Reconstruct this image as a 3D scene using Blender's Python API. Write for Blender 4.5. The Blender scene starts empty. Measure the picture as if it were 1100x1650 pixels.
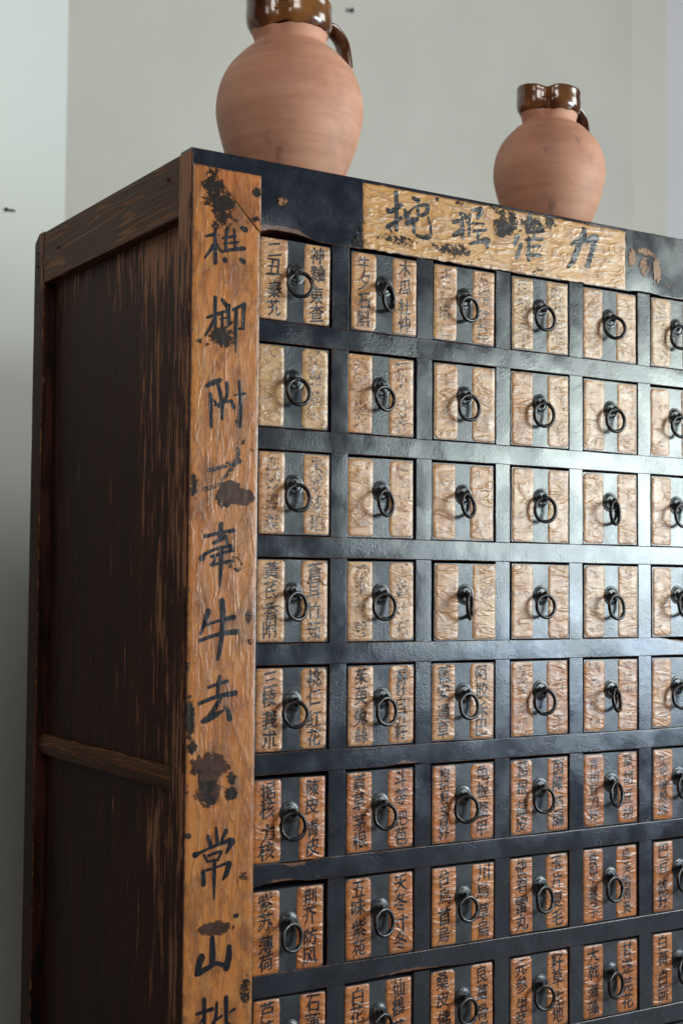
import bpy, bmesh, math, random
from mathutils import Vector as V, Matrix, noise
PI = math.pi; R = math.radians; rnd = random.Random(7); None
sc = bpy.context.scene; col = sc.collection
# ---------------------------------------------------------------- camera
cd = bpy.data.cameras.new('camera'); cam = bpy.data.objects.new('camera', cd); col.objects.link(cam); sc.camera = cam
YAW, PITCH, ROLL = .56364, .05258, .00774
fw = V((math.sin(YAW)*math.cos(PITCH), math.cos(YAW)*math.cos(PITCH), math.sin(PITCH)))
rt = V((math.cos(YAW), -math.sin(YAW), 0)); up = rt.cross(fw)
r2 = rt*math.cos(ROLL)+up*math.sin(ROLL); u2 = -rt*math.sin(ROLL)+up*math.cos(ROLL)
M = Matrix((r2, u2, -fw)).transposed().to_4x4(); M.translation = V((-.68741, -1.39836, -.39687)); cam.matrix_world = M
cd.sensor_fit = 'VERTICAL'; cd.sensor_height = 23.5; cd.sensor_width = 23.5; cd.lens = 2313.166/1650*23.5
cd.clip_start = .05; cd.clip_end = 100
cd.dof.use_dof = True; cd.dof.focus_distance = 1.72; cd.dof.aperture_fstop = 3.6
# ---------------------------------------------------------------- light (indoors: one big window to the right, dim room with added fills)
w = bpy.data.worlds.new('World'); sc.world = w; w.use_nodes = True
w.node_tree.nodes['Background'].inputs[0].default_value = (.75, .85, 1, 1); w.node_tree.nodes['Background'].inputs[1].default_value = .008
def area(name, loc, target, sx, sy, watts, colr):
    l = bpy.data.lights.new(name, 'AREA'); l.shape = 'RECTANGLE'; l.size = sx; l.size_y = sy; l.energy = watts; l.color = colr
    o = bpy.data.objects.new(name, l); col.objects.link(o); o.location = loc
    d = V(target)-V(loc); o.rotation_euler = d.to_track_quat('-Z', 'Y').to_euler(); return o
area('window_light', (3.1, -2.5, .03), (1.1, -2.4, .03), 2.0, .80, 132, (.87, 1., .96))
area('low_window_light', (3.1, -2.5, -.57), (1.1, -2.4, -.57), 2.0, .36, 50, (.64, .80, 1.))
area('upper_window_light', (3.1, -1.3, .93), (1.1, -1.3, .80), 1.3, .96, 38, (.95, 1., .95))
area('room_fill_light', (-.8, -3.2, 1.8), (.3, 0., .1), 1.3, .9, 46, (1., .95, .90))  # added fill behind the camera for jugs and front, no visible source
area('left_fill_light', (-.95, -.85, .70), (0., .1, -.2), .5, .5, 3.4, (1., .88, .78))  # added fill for the dark side panel, no window stands here
sc.view_settings.view_transform = 'Standard'; sc.view_settings.look = 'None'; sc.view_settings.gamma = 1; sc.view_settings.exposure = 0
GROUPS=[0,12,25,36,42,53,57,63,76,80,88,102,114,124,127]
STROKES=[[[17.1,-13.0,2.8],[27.1,-9.5,4.1]],[[29.0,-3.5,3.8],[28.9,-21.6,4.8],[29.5,-41.1,4.8]],[[26.4,-22.0,4.8],[21.5,-30.1,3.5],[16.2,-36.9,2.8]],[[30.6,-19.9,3.5],[34.9,-26.1,3.2]],[[43.8,1.6,3.5],[42.2,-10.7,4.2],[42.1,-24.4,3.5]],[[38.0,-12.1,2.9],[54.1,-7.6,3.2]],[[39.0,-18.4,2.2],[57.6,-13.9,2.9]],[[36.6,-27.4,3.2],[50.9,-23.2,4.2],[65.3,-20.1,5.2]],[[52.3,-0.2,2.9],[53.4,-21.4,3.2]],[[40.9,-35.5,6.7],[41.7,-37.3,6.4]],[[60.4,-32.9,4.8],[64.7,-35.1,6.8]],[[61.6,2.7,4.8],[66.8,1.1,7.1]],[[20.1,-102.7,2.8],[31.7,-97.8,4.4],[43.3,-93.1,3.5]],[[29.7,-78.8,4.7],[30.0,-98.3,4.1],[30.6,-117.7,4.1]],[[29.2,-102.9,3.8],[23.5,-114.0,4.1],[17.9,-122.8,2.2]],[[38.1,-80.5,4.1],[45.0,-88.3,5.4]],[[34.6,-96.0,2.5],[47.5,-91.2,3.5]],[[46.6,-85.9,4.5],[46.5,-105.5,4.8]],[[35.9,-102.5,2.2],[46.8,-99.5,2.6]],[[38.3,-95.9,3.5],[38.9,-115.4,3.8]],[[39.4,-114.6,2.5],[51.1,-104.3,2.9]],[[51.8,-90.6,3.8],[65.3,-83.2,4.2]],[[65.6,-82.5,5.5],[64.9,-109.7,3.9]],[[65.6,-109.9,4.5],[58.8,-111.1,1.9]],[[56.0,-90.9,4.5],[55.8,-115.2,4.8],[55.8,-137.9,1.3]],[[19.8,-178.6,4.1],[27.7,-174.1,6.0],[37.3,-170.0,5.4]],[[34.0,-174.4,4.1],[37.5,-184.2,5.4]],[[37.5,-184.9,5.4],[40.1,-198.2,5.1],[39.9,-212.9,4.1]],[[25.4,-186.6,5.3],[26.2,-205.2,5.0],[26.7,-222.3,4.4]],[[26.6,-190.6,2.2],[36.4,-200.0,3.5]],[[45.3,-172.6,4.8],[46.2,-184.2,4.8],[42.2,-195.1,2.9]],[[31.4,-198.1,3.5],[51.4,-191.6,3.5]],[[51.1,-191.7,4.1],[54.9,-199.4,4.8]],[[60.9,-169.2,3.5],[62.6,-192.0,4.8],[61.9,-219.9,4.5]],[[54.7,-185.4,1.9],[68.6,-182.5,3.2]],[[61.9,-219.2,4.8],[56.4,-212.8,1.6]],[[59.7,-244.2,4.8],[60.7,-252.4,5.4],[57.4,-260.0,4.1]],[[25.4,-269.9,5.6],[35.7,-267.2,4.7],[47.3,-262.8,5.4]],[[47.3,-263.3,6.3],[62.4,-257.5,7.3]],[[58.2,-260.8,4.1],[49.1,-271.0,4.8],[42.5,-278.7,2.8]],[[20.3,-291.3,5.6],[34.3,-286.6,4.1],[51.8,-281.6,4.8]],[[40.8,-277.3,2.5],[40.3,-288.5,3.8]],[[20.5,-342.5,4.4],[38.3,-338.4,4.1],[56.7,-334.9,4.8]],[[40.7,-327.9,5.3],[39.2,-345.7,5.7]],[[31.8,-349.6,4.4],[46.7,-341.8,5.4]],[[46.7,-342.6,4.1],[48.5,-350.0,4.1]],[[16.9,-366.9,7.1],[19.2,-363.9,5.9]],[[19.6,-362.4,4.0],[33.6,-356.2,3.8],[53.5,-351.6,4.7]],[[52.7,-352.9,6.0],[55.3,-357.3,4.7]],[[29.0,-364.4,4.1],[41.9,-360.5,3.8],[55.3,-356.5,4.1]],[[28.5,-373.3,3.7],[55.4,-368.4,4.1]],[[41.0,-354.6,4.4],[40.8,-372.4,5.3],[39.9,-396.8,2.8]],[[33.7,-366.6,3.4],[30.5,-374.0,4.1]],[[42.6,-411.7,7.2],[43.7,-429.7,6.3],[43.1,-448.9,5.6],[40.1,-468.0,5.0],[38.2,-476.1,3.7]],[[26.2,-423.1,6.8],[21.5,-437.0,5.0],[16.8,-448.6,3.1]],[[20.2,-439.9,3.1],[38.0,-434.4,3.8],[57.9,-430.1,6.0]],[[16.5,-455.2,4.9],[38.2,-448.9,4.4],[61.5,-446.2,7.3]],[[40.8,-494.5,4.7],[39.3,-504.7,4.7],[38.7,-515.0,4.0]],[[27.4,-506.1,3.7],[38.9,-502.5,3.7],[50.5,-499.9,4.7]],[[16.2,-523.2,4.3],[37.4,-516.4,4.7],[60.7,-513.0,6.6]],[[43.2,-515.8,4.4],[35.1,-529.5,5.6],[23.8,-542.9,5.2]],[[20.6,-542.7,5.5],[31.1,-538.1,8.1],[46.2,-531.4,2.5]],[[46.7,-527.3,2.5],[51.8,-533.0,5.3],[54.0,-541.2,6.9]],[[38.8,-657.5,3.5],[41.1,-675.8,5.0]],[[29.2,-665.7,4.2],[32.2,-675.9,5.8]],[[51.2,-661.2,5.1],[45.7,-671.7,3.5]],[[13.7,-684.5,7.6],[21.7,-681.7,3.4],[40.0,-676.1,3.5],[56.5,-672.1,6.2]],[[59.0,-673.4,8.2],[51.5,-685.8,2.7]],[[24.8,-685.2,3.1],[29.0,-692.8,3.1]],[[29.9,-686.6,3.1],[44.7,-683.0,3.5]],[[45.5,-683.5,3.9],[41.5,-692.5,3.1]],[[28.4,-693.1,2.7],[42.3,-691.3,2.7]],[[23.7,-703.4,5.7],[24.7,-717.2,5.4]],[[25.1,-702.3,3.4],[38.3,-700.0,2.7],[54.8,-696.1,4.3]],[[55.6,-697.1,6.6],[51.8,-707.7,5.8],[47.8,-714.1,2.3]],[[37.4,-691.8,4.2],[37.2,-709.8,4.6],[37.2,-734.2,1.5]],[[35.7,-774.5,5.8],[36.3,-789.0,7.7],[36.0,-801.5,6.9]],[[23.3,-792.7,8.4],[20.4,-801.3,8.0],[17.1,-811.5,4.6]],[[19.5,-810.4,6.8],[33.6,-804.8,5.7],[41.8,-802.3,4.6],[54.6,-807.9,5.8]],[[56.4,-786.1,5.8],[56.1,-796.9,7.7],[53.2,-809.2,8.5]],[[27.0,-837.9,4.6],[27.3,-855.7,4.2],[28.3,-884.4,3.4]],[[17.7,-852.9,3.4],[37.3,-850.1,5.0]],[[25.3,-859.0,2.7],[18.4,-870.4,2.7]],[[42.3,-843.7,3.1],[41.5,-857.9,4.2],[37.0,-871.5,2.7]],[[53.6,-839.9,5.4],[53.9,-863.3,4.6],[55.2,-885.1,3.5]],[[37.5,-864.4,3.1],[48.7,-858.9,3.1]],[[55.0,-867.1,2.7],[63.3,-873.8,4.3]],[[57.9,-856.7,2.3],[64.1,-854.0,3.5]],[[269.5,75.3,5.6],[270.3,53.7,5.6],[270.1,29.3,5.2]],[[257.2,53.2,4.4],[260.9,50.4,6.0],[277.8,61.3,5.3]],[[256.7,31.5,6.0],[264.3,36.2,5.6],[277.9,45.9,4.4]],[[259.5,32.8,3.2],[263.0,26.5,2.4]],[[294.0,72.1,4.5],[301.9,69.9,7.0]],[[282.7,55.5,4.9],[284.1,46.8,6.1]],[[289.6,54.7,3.7],[286.8,47.6,3.7]],[[286.3,52.7,2.4],[299.7,62.7,2.9],[315.5,66.4,5.4]],[[315.9,65.1,6.6],[314.4,57.4,5.8],[306.5,52.3,4.5]],[[300.8,61.0,4.1],[302.4,51.4,5.3]],[[284.6,39.5,5.7],[291.9,43.9,7.7],[300.9,47.1,5.3]],[[294.8,44.3,4.9],[295.8,29.6,5.3]],[[316.7,52.2,2.1],[319.7,42.3,3.7],[321.3,31.3,4.1]],[[298.8,27.8,2.9],[311.2,25.3,4.1],[321.4,28.5,3.3]],[[365.7,63.7,6.3],[375.1,60.7,7.6]],[[368.1,58.7,5.5],[368.7,34.1,5.5]],[[354.6,51.5,5.4],[366.2,55.0,5.1]],[[354.7,35.0,5.4],[368.6,42.7,7.6]],[[380.3,65.3,3.0],[378.5,39.3,4.2]],[[383.1,70.1,3.8],[396.4,73.9,6.0]],[[398.1,73.0,9.0],[391.7,62.1,6.0]],[[375.1,53.7,3.0],[401.7,55.9,3.4]],[[384.6,44.3,3.8],[405.3,48.8,3.9]],[[392.7,43.2,4.3],[392.3,30.7,4.7]],[[380.0,27.7,3.8],[394.6,32.9,5.5],[408.9,36.2,8.2]],[[404.2,38.1,5.6],[407.1,27.0,4.7]],[[475.5,75.9,8.7],[471.3,57.0,8.2]],[[489.0,70.7,5.1],[495.5,62.5,4.6]],[[470.3,54.8,4.1],[497.4,60.7,5.1]],[[455.4,48.7,6.4],[450.3,36.5,5.9]],[[461.1,38.0,5.9],[453.4,19.6,5.0]],[[473.9,48.3,5.5],[472.9,19.3,5.0]],[[468.3,45.0,3.7],[495.5,49.6,4.6]],[[470.9,35.7,3.7],[492.1,40.6,4.2]],[[470.3,26.3,4.1],[492.9,28.4,5.1]],[[481.2,65.5,3.7],[482.5,49.4,4.1]],[[545.2,49.4,4.3],[552.8,54.6,6.6],[566.4,57.9,8.1],[587.8,64.0,11.6]],[[564.2,73.6,4.3],[566.4,68.3,9.1],[558.2,51.6,9.0],[548.7,30.6,8.5],[538.7,18.4,3.8]],[[584.2,64.5,11.1],[580.6,46.2,8.6],[571.8,24.2,8.1]]]
NSTILE=88
BLOTS=[["d",26.4,43.0,18.5,19.6,0.9],["d",18.2,28.2,11.7,10.5,0.7],["d",36.7,26.4,22.0,16.7,0.9],["d",40.3,10.3,18.6,13.6,0.8],["d",24.4,62.4,15.1,9.1,0.6],["d",80.9,45.4,7.8,9.2,0.8],["d",79.5,14.4,8.7,7.7,0.7],["d",32.0,-3.1,15.1,9.1,0.6],["d",38.7,-122.9,21.9,13.5,0.9],["d",13.9,-131.4,11.6,8.9,0.6],["b",52.8,-293.9,20.3,14.2,1.3],["b",68.0,-297.1,15.4,12.0,1.2],["d",44.5,-301.0,12.6,11.2,1.1],["d",7.1,-287.8,7.4,23.5,0.8],["d",64.7,-237.1,10.2,9.0,0.5],["d",77.6,-246.9,6.9,9.1,0.5],["d",62.2,-372.0,13.6,14.9,0.6],["d",75.6,-221.3,6.9,7.6,0.4],["d",5.9,-538.5,7.3,27.5,1.1],["d",76.5,-429.9,6.8,16.4,0.7],["d",76.9,-456.7,8.5,7.5,0.6],["d",58.8,-371.8,13.5,17.9,0.5],["d",2.7,-483.3,3.6,8.7,0.7],["b",30.7,-591.6,31.1,23.6,0.9],["b",39.2,-765.1,26.9,9.9,1.1],["b",29.0,-618.7,24.8,14.5,0.8],["d",27.1,-602.2,12.7,23.6,1.3],["d",14.4,-594.2,10.2,10.8,0.8],["d",57.7,-606.0,6.3,11.0,1.0],["d",56.9,-622.4,10.5,10.1,1.0],["d",29.1,-627.7,14.4,10.9,0.8],["d",45.4,-764.0,14.5,9.0,0.6],["d",73.8,-715.3,12.7,11.0,0.6],["d",5.3,-663.7,4.4,3.2,1.3],["d",64.9,-754.1,4.2,2.9,1.3],["d",77.4,-836.0,8.4,21.8,0.8],["d",2.6,-616.9,6.0,10.8,0.5],["d",8.0,-570.4,8.1,9.0,0.9],["d",433.1,56.6,22.1,17.4,1.1],["d",428.2,77.1,26.9,8.7,0.8],["d",273.2,17.3,49.3,9.2,0.8],["d",357.1,17.4,47.1,11.3,0.8],["d",311.2,27.1,25.0,5.6,0.8],["d",380.5,9.1,52.7,8.5,0.6],["d",331.4,75.9,6.9,5.6,0.6],["d",361.5,75.8,10.5,5.7,0.7],["d",241.0,80.4,5.4,5.5,0.6],["d",214.8,9.3,19.2,10.8,0.8],["d",221.0,30.0,6.4,10.9,0.8],["d",458.0,56.1,15.4,14.1,0.5],["d",483.8,65.9,28.9,14.3,0.8],["d",507.4,73.4,13.2,14.4,0.9],["d",447.7,64.8,12.8,16.1,0.9],["d",481.2,6.6,42.0,8.1,0.6],["d",525.9,4.0,24.1,6.2,0.5],["d",602.3,84.9,56.7,4.2,0.6],["d",569.1,40.5,16.5,12.5,0.3],["o",676.1,56.8,26.3,8.6,0.6],["o",696.4,33.6,8.8,23.7,0.8],["o",673.1,37.1,13.1,19.3,0.6],["o",651.6,45.0,8.6,14.9,0.8],["o",722.9,15.2,7.5,6.5,0.5],["o",113.4,41.1,10.7,10.9,0.5]]
# ---------------------------------------------------------------- helpers
def link(name, me, mat=None, parent=None, kind=None, color=None):
    o = bpy.data.objects.new(name, me); col.objects.link(o)
    if mat and me is not None and not me.materials: me.materials.append(mat)
    if parent: o.parent = parent
    if kind: o['kind'] = kind
    if color: o.color = color
    return o
def mesh(name, vs, fs, attr=None, smooth=True):
    me = bpy.data.meshes.new(name); me.from_pydata(vs, [], fs); me.update()
    if attr is not None:
        a = me.attributes.new('wear', 'FLOAT', 'POINT'); a.data.foreach_set('value', attr)
    if smooth: me.shade_smooth()
    return me
def nz(x, y, z=0.): return noise.noise(V((x, y, z)))
def fbm(x, y, z=0.): return nz(x, y, z) + .5*nz(2.1*x+7, 2.1*y, z) + .25*nz(4.3*x, 4.3*y+3, z)
def sstep(a, b, x):
    t = min(1, max(0, (x-a)/(b-a))); return t*t*(3-2*t)
# height of the lacquered paper above its base, metres (x, z in metres)
def wrinkle(x, z, mode):
    if mode == 'h': # creases running across
        a = 1-abs(nz(x*26, z*120, 3.1)); return .00024*(a**3) + .00010*fbm(x*150, z*210, 5)
    a = 1-abs(nz(x*130, z*22, 9.1)); return .00022*(a**3) + .00012*fbm(x*260, z*70, 5)

def beam(name, axis, a0, a1, b0, b1, c0, c1, r=.0015, step=.012, amp=.0003, chip=None, endmap=None, mat=None, parent=None, seed=0., color=None, wearb=0.):
    """rounded rough bar; axis x: b=y c=z ; axis z: b=x c=y ; axis y: b=x c=z"""
    n = max(1, int(round((a1-a0)/step)))
    sec = []
    def side(p, q, m):
        for i in range(1, m):
            t = i/m; sec.append((p[0]+(q[0]-p[0])*t, p[1]+(q[1]-p[1])*t, 0.))
    cor = [(b0, c0, 1, 1), (b1, c0, -1, 1), (b1, c1, -1, -1), (b0, c1, 1, -1)]
    m1 = max(2, min(5, int((b1-b0)/.015))); m2 = max(2, min(6, int((c1-c0)/.012)))
    for i, (b, c, sb, sc_) in enumerate(cor):
        A = (b, c+sc_*r); B = (b+sb*r, c); M = (b+sb*r*.3, c+sc_*r*.3)
        tri = [A, M, B] if i in (0, 2) else [B, M, A]
        for k, p in enumerate(tri): sec.append((p[0], p[1], 1. if k == 1 else .55))
        nb, nc, s1, s2 = cor[(i+1) % 4]
        nxt = [(nb-0*s1, nc+s2*r), (nb+s1*r, nc)]
        if i == 0: side((b+sb*r, c), (nb+s1*r, nc), m1)
        if i == 1: side((b, c+sc_*r), (nb, nc+s2*r), m2)
        if i == 2: side((b+sb*r, c), (nb+s1*r, nc), m1)
        if i == 3: side((b, c+sc_*r), (nb, nc+s2*r), m2)
    K = len(sec); vs = []; wr = []; fs = []
    for j in range(n+1):
        a = a0+(a1-a0)*j/n
        for b, c, w in sec:
            d = amp*nz(a*35+seed, b*60+seed*3, c*60)
            bb, cc, aa = b+d, c+amp*.8*nz(a*28+5, b*40, c*50+seed), a
            if chip:
                bb, cc, w2 = chip(a, bb, cc); w = max(w, w2)
            if endmap: aa = endmap(aa, bb, cc)
            vs.append({'x': (aa, bb, cc), 'y': (bb, aa, cc), 'z': (bb, cc, aa)}[axis]); wr.append(max(w, wearb))
    for j in range(n):
        for i in range(K):
            k = (i+1) % K
            fs.append((j*K+i, j*K+k, (j+1)*K+k, (j+1)*K+i))
    for base, flip in ((0, False), (n*K, True)):     # end caps with a worn rim and a clean middle
        cx = sum(vs[base+i][0] for i in range(K))/K; cy = sum(vs[base+i][1] for i in range(K))/K; cz = sum(vs[base+i][2] for i in range(K))/K
        ib = len(vs)
        for i in range(K):
            q = V(vs[base+i]); d = V((cx, cy, cz))-q; L = max(d.length, 1e-6); vs.append(tuple(q+d*min(.5, .0022/L))); wr.append(wearb)
        for i in range(K):
            k = (i+1) % K; f = (base+i, base+k, ib+k, ib+i); fs.append(tuple(reversed(f)) if not flip else f)
        f = tuple(ib+i for i in range(K)); fs.append(tuple(reversed(f)) if not flip else f)
    nside = n*K
    me = mesh(name, vs, fs, wr)
    bm = bmesh.new(); bm.from_mesh(me); bmesh.ops.recalc_face_normals(bm, faces=bm.faces)
    bm.normal_update(); bm.faces.ensure_lookup_table()
    acc = [V((0, 0, 0)) for _ in range(len(bm.verts))]
    for f in bm.faces[:nside]:
        a = f.calc_area()**1.5
        for v in f.verts: acc[v.index] += f.normal*a
    bm.to_mesh(me)
    ln = [None]*len(me.loops)
    for p in me.polygons:
        for li in p.loop_indices:
            ln[li] = (tuple(acc[me.loops[li].vertex_index].normalized()) if p.index < nside and acc[me.loops[li].vertex_index].length > 0 else tuple(p.normal))
    bm.free(); me.normals_split_custom_set(ln)
    return link(name, me, mat, parent, color=color) if mat else me

# ---------------------------------------------------------------- node helpers
class NT:
    def __init__(s, name):
        s.m = bpy.data.materials.new(name); s.m.use_nodes = True; s.t = s.m.node_tree; s.n = s.t.nodes
        s.b = s.n['Principled BSDF']; s.out = s.n['Material Output']
    def new(s, k, **kw):
        n = s.n.new(k)
        for a, b in kw.items():
            if a[0] == '_': n.inputs[a[1:].replace('_', ' ')].default_value = b
            else: setattr(n, a, b)
        return n
    def l(s, a, b): s.t.links.new(a, b)
    def pos(s): return s.new('ShaderNodeNewGeometry').outputs['Position']
    def obj(s): return s.new('ShaderNodeTexCoord').outputs['Object']
    def scale(s, vec, sx, sy, sz, off=(0, 0, 0)):
        m = s.new('ShaderNodeMapping'); m.inputs['Scale'].default_value = (sx, sy, sz); m.inputs['Location'].default_value = off
        s.l(vec, m.inputs['Vector']); return m.outputs['Vector']
    def noise(s, vec, scale=1., detail=3., rough=.5, dist=0., ridged=False):
        n = s.new('ShaderNodeTexNoise'); n.inputs['Scale'].default_value = scale; n.inputs['Detail'].default_value = detail
        n.inputs['Roughness'].default_value = rough; n.inputs['Distortion'].default_value = dist
        s.l(vec, n.inputs['Vector']); return n.outputs['Fac']
    def math(s, op, a, b=None, c=None, clamp=False):
        n = s.new('ShaderNodeMath', operation=op, use_clamp=clamp)
        for i, v in enumerate((a, b, c)):
            if v is None: continue
            if isinstance(v, (int, float)): n.inputs[i].default_value = v
            else: s.l(v, n.inputs[i])
        return n.outputs[0]
    def ramp(s, f, lo, hi, a=0., b=1.):
        n = s.new('ShaderNodeMapRange'); n.interpolation_type = 'SMOOTHSTEP'
        s.l(f, n.inputs[0])
        for i, v in enumerate((lo, hi, a, b)): n.inputs[1+i].default_value = v
        return n.outputs[0]
    def mix(s, f, a, b, mode='MIX'):
        n = s.new('ShaderNodeMix', data_type='RGBA', blend_type=mode)
        for i, v in ((0, f), (6, a), (7, b)):
            if isinstance(v, (int, float)): n.inputs[i].default_value = v
            elif isinstance(v, tuple): n.inputs[i].default_value = (*v, 1)
            else: s.l(v, n.inputs[i])
        return n.outputs[2]
    def attr(s, name='wear'): return s.new('ShaderNodeAttribute', attribute_name=name).outputs['Fac']
    def bump(s, h, strength=1., dist=.001, prev=None):
        n = s.new('ShaderNodeBump'); n.inputs['Strength'].default_value = strength; n.inputs['Distance'].default_value = dist
        s.l(h, n.inputs['Height'])
        if prev: s.l(prev, n.inputs['Normal'])
        return n.outputs['Normal']
    def set(s, **kw):
        for k, v in kw.items():
            i = s.b.inputs[k.replace('_', ' ')]
            if isinstance(v, (int, float)): i.default_value = v
            elif isinstance(v, tuple): i.default_value = (*v, 1)
            else: s.l(v, i)
    def alpha(s, mask):
        tr = s.new('ShaderNodeBsdfTransparent'); mx = s.new('ShaderNodeMixShader')
        s.l(mask, mx.inputs[0]); s.l(tr.outputs[0], mx.inputs[1]); s.l(s.b.outputs[0], mx.inputs[2]); s.l(mx.outputs[0], s.out.inputs['Surface'])

def lacquer_bump(n, p):
    peel = n.noise(p, 620, 2., .6); broad = n.noise(p, 60, 3., .5)
    amt = n.ramp(n.noise(p, 14, 2.), .38, .6, .25, 1.)
    b1 = n.bump(broad, .4, .0005)
    return n.bump(n.math('MULTIPLY', peel, amt), .6, .00045, b1)
def mat_lacquer(name='black_lacquer', ca=(.010, .012, .020), cb=(.020, .024, .034), r0=.165, r1=.215):
    n = NT(name); p = n.pos()
    base = n.mix(n.ramp(n.noise(p, 28, 4.), .35, .7), ca, cb)
    dust = n.ramp(n.noise(p, 110, 5., .65), .57, .72)
    base = n.mix(n.math('MULTIPLY', dust, .35), base, (.09, .075, .055))
    w = n.attr()
    wn = n.math('ADD', n.math('MULTIPLY', w, .62), n.math('MULTIPLY', n.noise(p, 75, 5., .65), .75))
    raw = n.mix(n.noise(p, 160, 3.), (.15, .050, .018), (.05, .018, .010))
    m = n.ramp(wn, .84, .96)
    colr = n.mix(m, base, raw)
    rg = n.ramp(n.noise(p, 35, 4.), .3, .7, r0, r1)
    n.set(Base_Color=colr, Roughness=n.math('ADD', rg, n.math('MULTIPLY', m, .2)), Specular_IOR_Level=.5, Normal=lacquer_bump(n, p))
    return n.m
def paper_bump(n, p, vertical):
    if vertical:
        q = n.scale(p, 210, 210, 85); q2 = n.scale(p, 70, 70, 14)
    else:
        q = n.scale(p, 50, 50, 120); q2 = n.scale(p, 22, 22, 62)
    a = n.noise(q, 1., 4., .6, .8)
    r = n.math('SUBTRACT', 1., n.math('ABSOLUTE', n.math('MULTIPLY_ADD', n.noise(q2, 1., 3., .55, .6), 5., -2.5)))
    r = n.math('MULTIPLY', n.ramp(r, .35, 1.), n.ramp(n.noise(p, 38, 2.), .36, .62, .08, 1.))
    b1 = n.bump(r, .8, .0008 if not vertical else .0003)
    b2 = n.bump(a, .8, .0006 if not vertical else .0003, b1)
    return n.bump(n.noise(p, 800, 2., .6), .5, .0004, b2)
def mat_paper(name, vertical=False):
    n = NT(name); p = n.pos()
    oi = n.new('ShaderNodeObjectInfo')
    c0 = n.mix(n.ramp(n.noise(n.scale(p, 40, 40, 14), 1., 4., .6), .35, .68), (.45, .20, .055), (.36, .105, .022))
    c0 = n.mix(n.ramp(n.noise(p, 90, 4., .6), .52, .74, 0., .6), c0, (.52, .30, .11))
    c0 = n.mix(.62, c0, oi.outputs['Color'], 'MIX')
    dirt = n.ramp(n.noise(p, 130, 6., .7), .56, .76, 0., .75)
    c0 = n.mix(dirt, c0, (.13, .06, .03))
    if vertical: c0 = n.mix(n.ramp(n.noise(n.scale(p, 30, 30, 17), 1., 5., .65, .5), .44, .66, 0., .8), c0, (.17, .062, .024)); c0 = n.mix(n.ramp(n.noise(n.scale(p, 34, 34, 15, (4, 4, 9)), 1., 4., .6), .56, .7, 0., .6), c0, (.42, .23, .075))
    q2 = n.scale(p, 70, 70, 14) if vertical else n.scale(p, 22, 22, 62)
    r = n.math('SUBTRACT', 1., n.math('ABSOLUTE', n.math('MULTIPLY_ADD', n.noise(q2, 1., 3., .55, .6), 5., -2.42)))
    c0 = n.mix(n.ramp(r, .72, 1., 0., .5), c0, (.15, .06, .03))
    w = n.attr()
    wn = n.math('ADD', n.math('MULTIPLY', w, .5), n.math('MULTIPLY', n.noise(p, 130, 5., .7), .7))
    edge = n.ramp(wn, .68, .86)
    c0 = n.mix(n.math('MULTIPLY', edge, .75), c0, (.10, .055, .03))
    n.set(Base_Color=c0, Roughness=n.ramp(n.noise(p, 60, 3.), .3, .7, .24, .34) if vertical else n.ramp(n.noise(p, 60, 3.), .3, .7, .27, .40), Specular_IOR_Level=.4 if vertical else .58, Normal=paper_bump(n, p, vertical))
    return n.m
def mat_ink(name, vertical=False, spec=.4):
    n = NT(name); p = n.pos(); oi = n.new('ShaderNodeObjectInfo')
    sep = n.new('ShaderNodeSeparateColor'); n.l(oi.outputs['Color'], sep.inputs[0])
    n.set(Base_Color=n.mix(n.ramp(sep.outputs[0], .3, .9, 0., .75), n.mix(n.noise(p, 200, 3.), (.006, .007, .011), (.014, .016, .024)), (.075, .072, .085)), Roughness=.30, Specular_IOR_Level=spec, Normal=paper_bump(n, p, vertical))
    nn = n.noise(p, 330, 5., .7, .4)
    thr = n.ramp(sep.outputs[0], 0., 1., .02, .68)
    m = n.ramp(n.math('SUBTRACT', nn, thr), -.03, .03)
    n.alpha(m); return n.m
def mat_patch(name, c1, c2, scale=140, vertical=True):
    n = NT(name); p = n.pos(); w = n.attr()
    s = n.math('ADD', w, n.math('MULTIPLY', n.math('SUBTRACT', n.noise(p, scale, 6., .72, .6), .5), 1.9))
    s2 = n.math('SUBTRACT', s, n.math('MULTIPLY', n.ramp(n.noise(p, scale*4, 4., .7), .5, .7), .25))
    n.set(Base_Color=n.mix(n.noise(p, scale*2, 4., .6), c1, c2), Roughness=.3, Specular_IOR_Level=.28, Normal=n.bump(n.noise(p, 200, 4., .6), .6, .0004))
    n.alpha(n.ramp(s2, .47, .56)); return n.m
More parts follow.
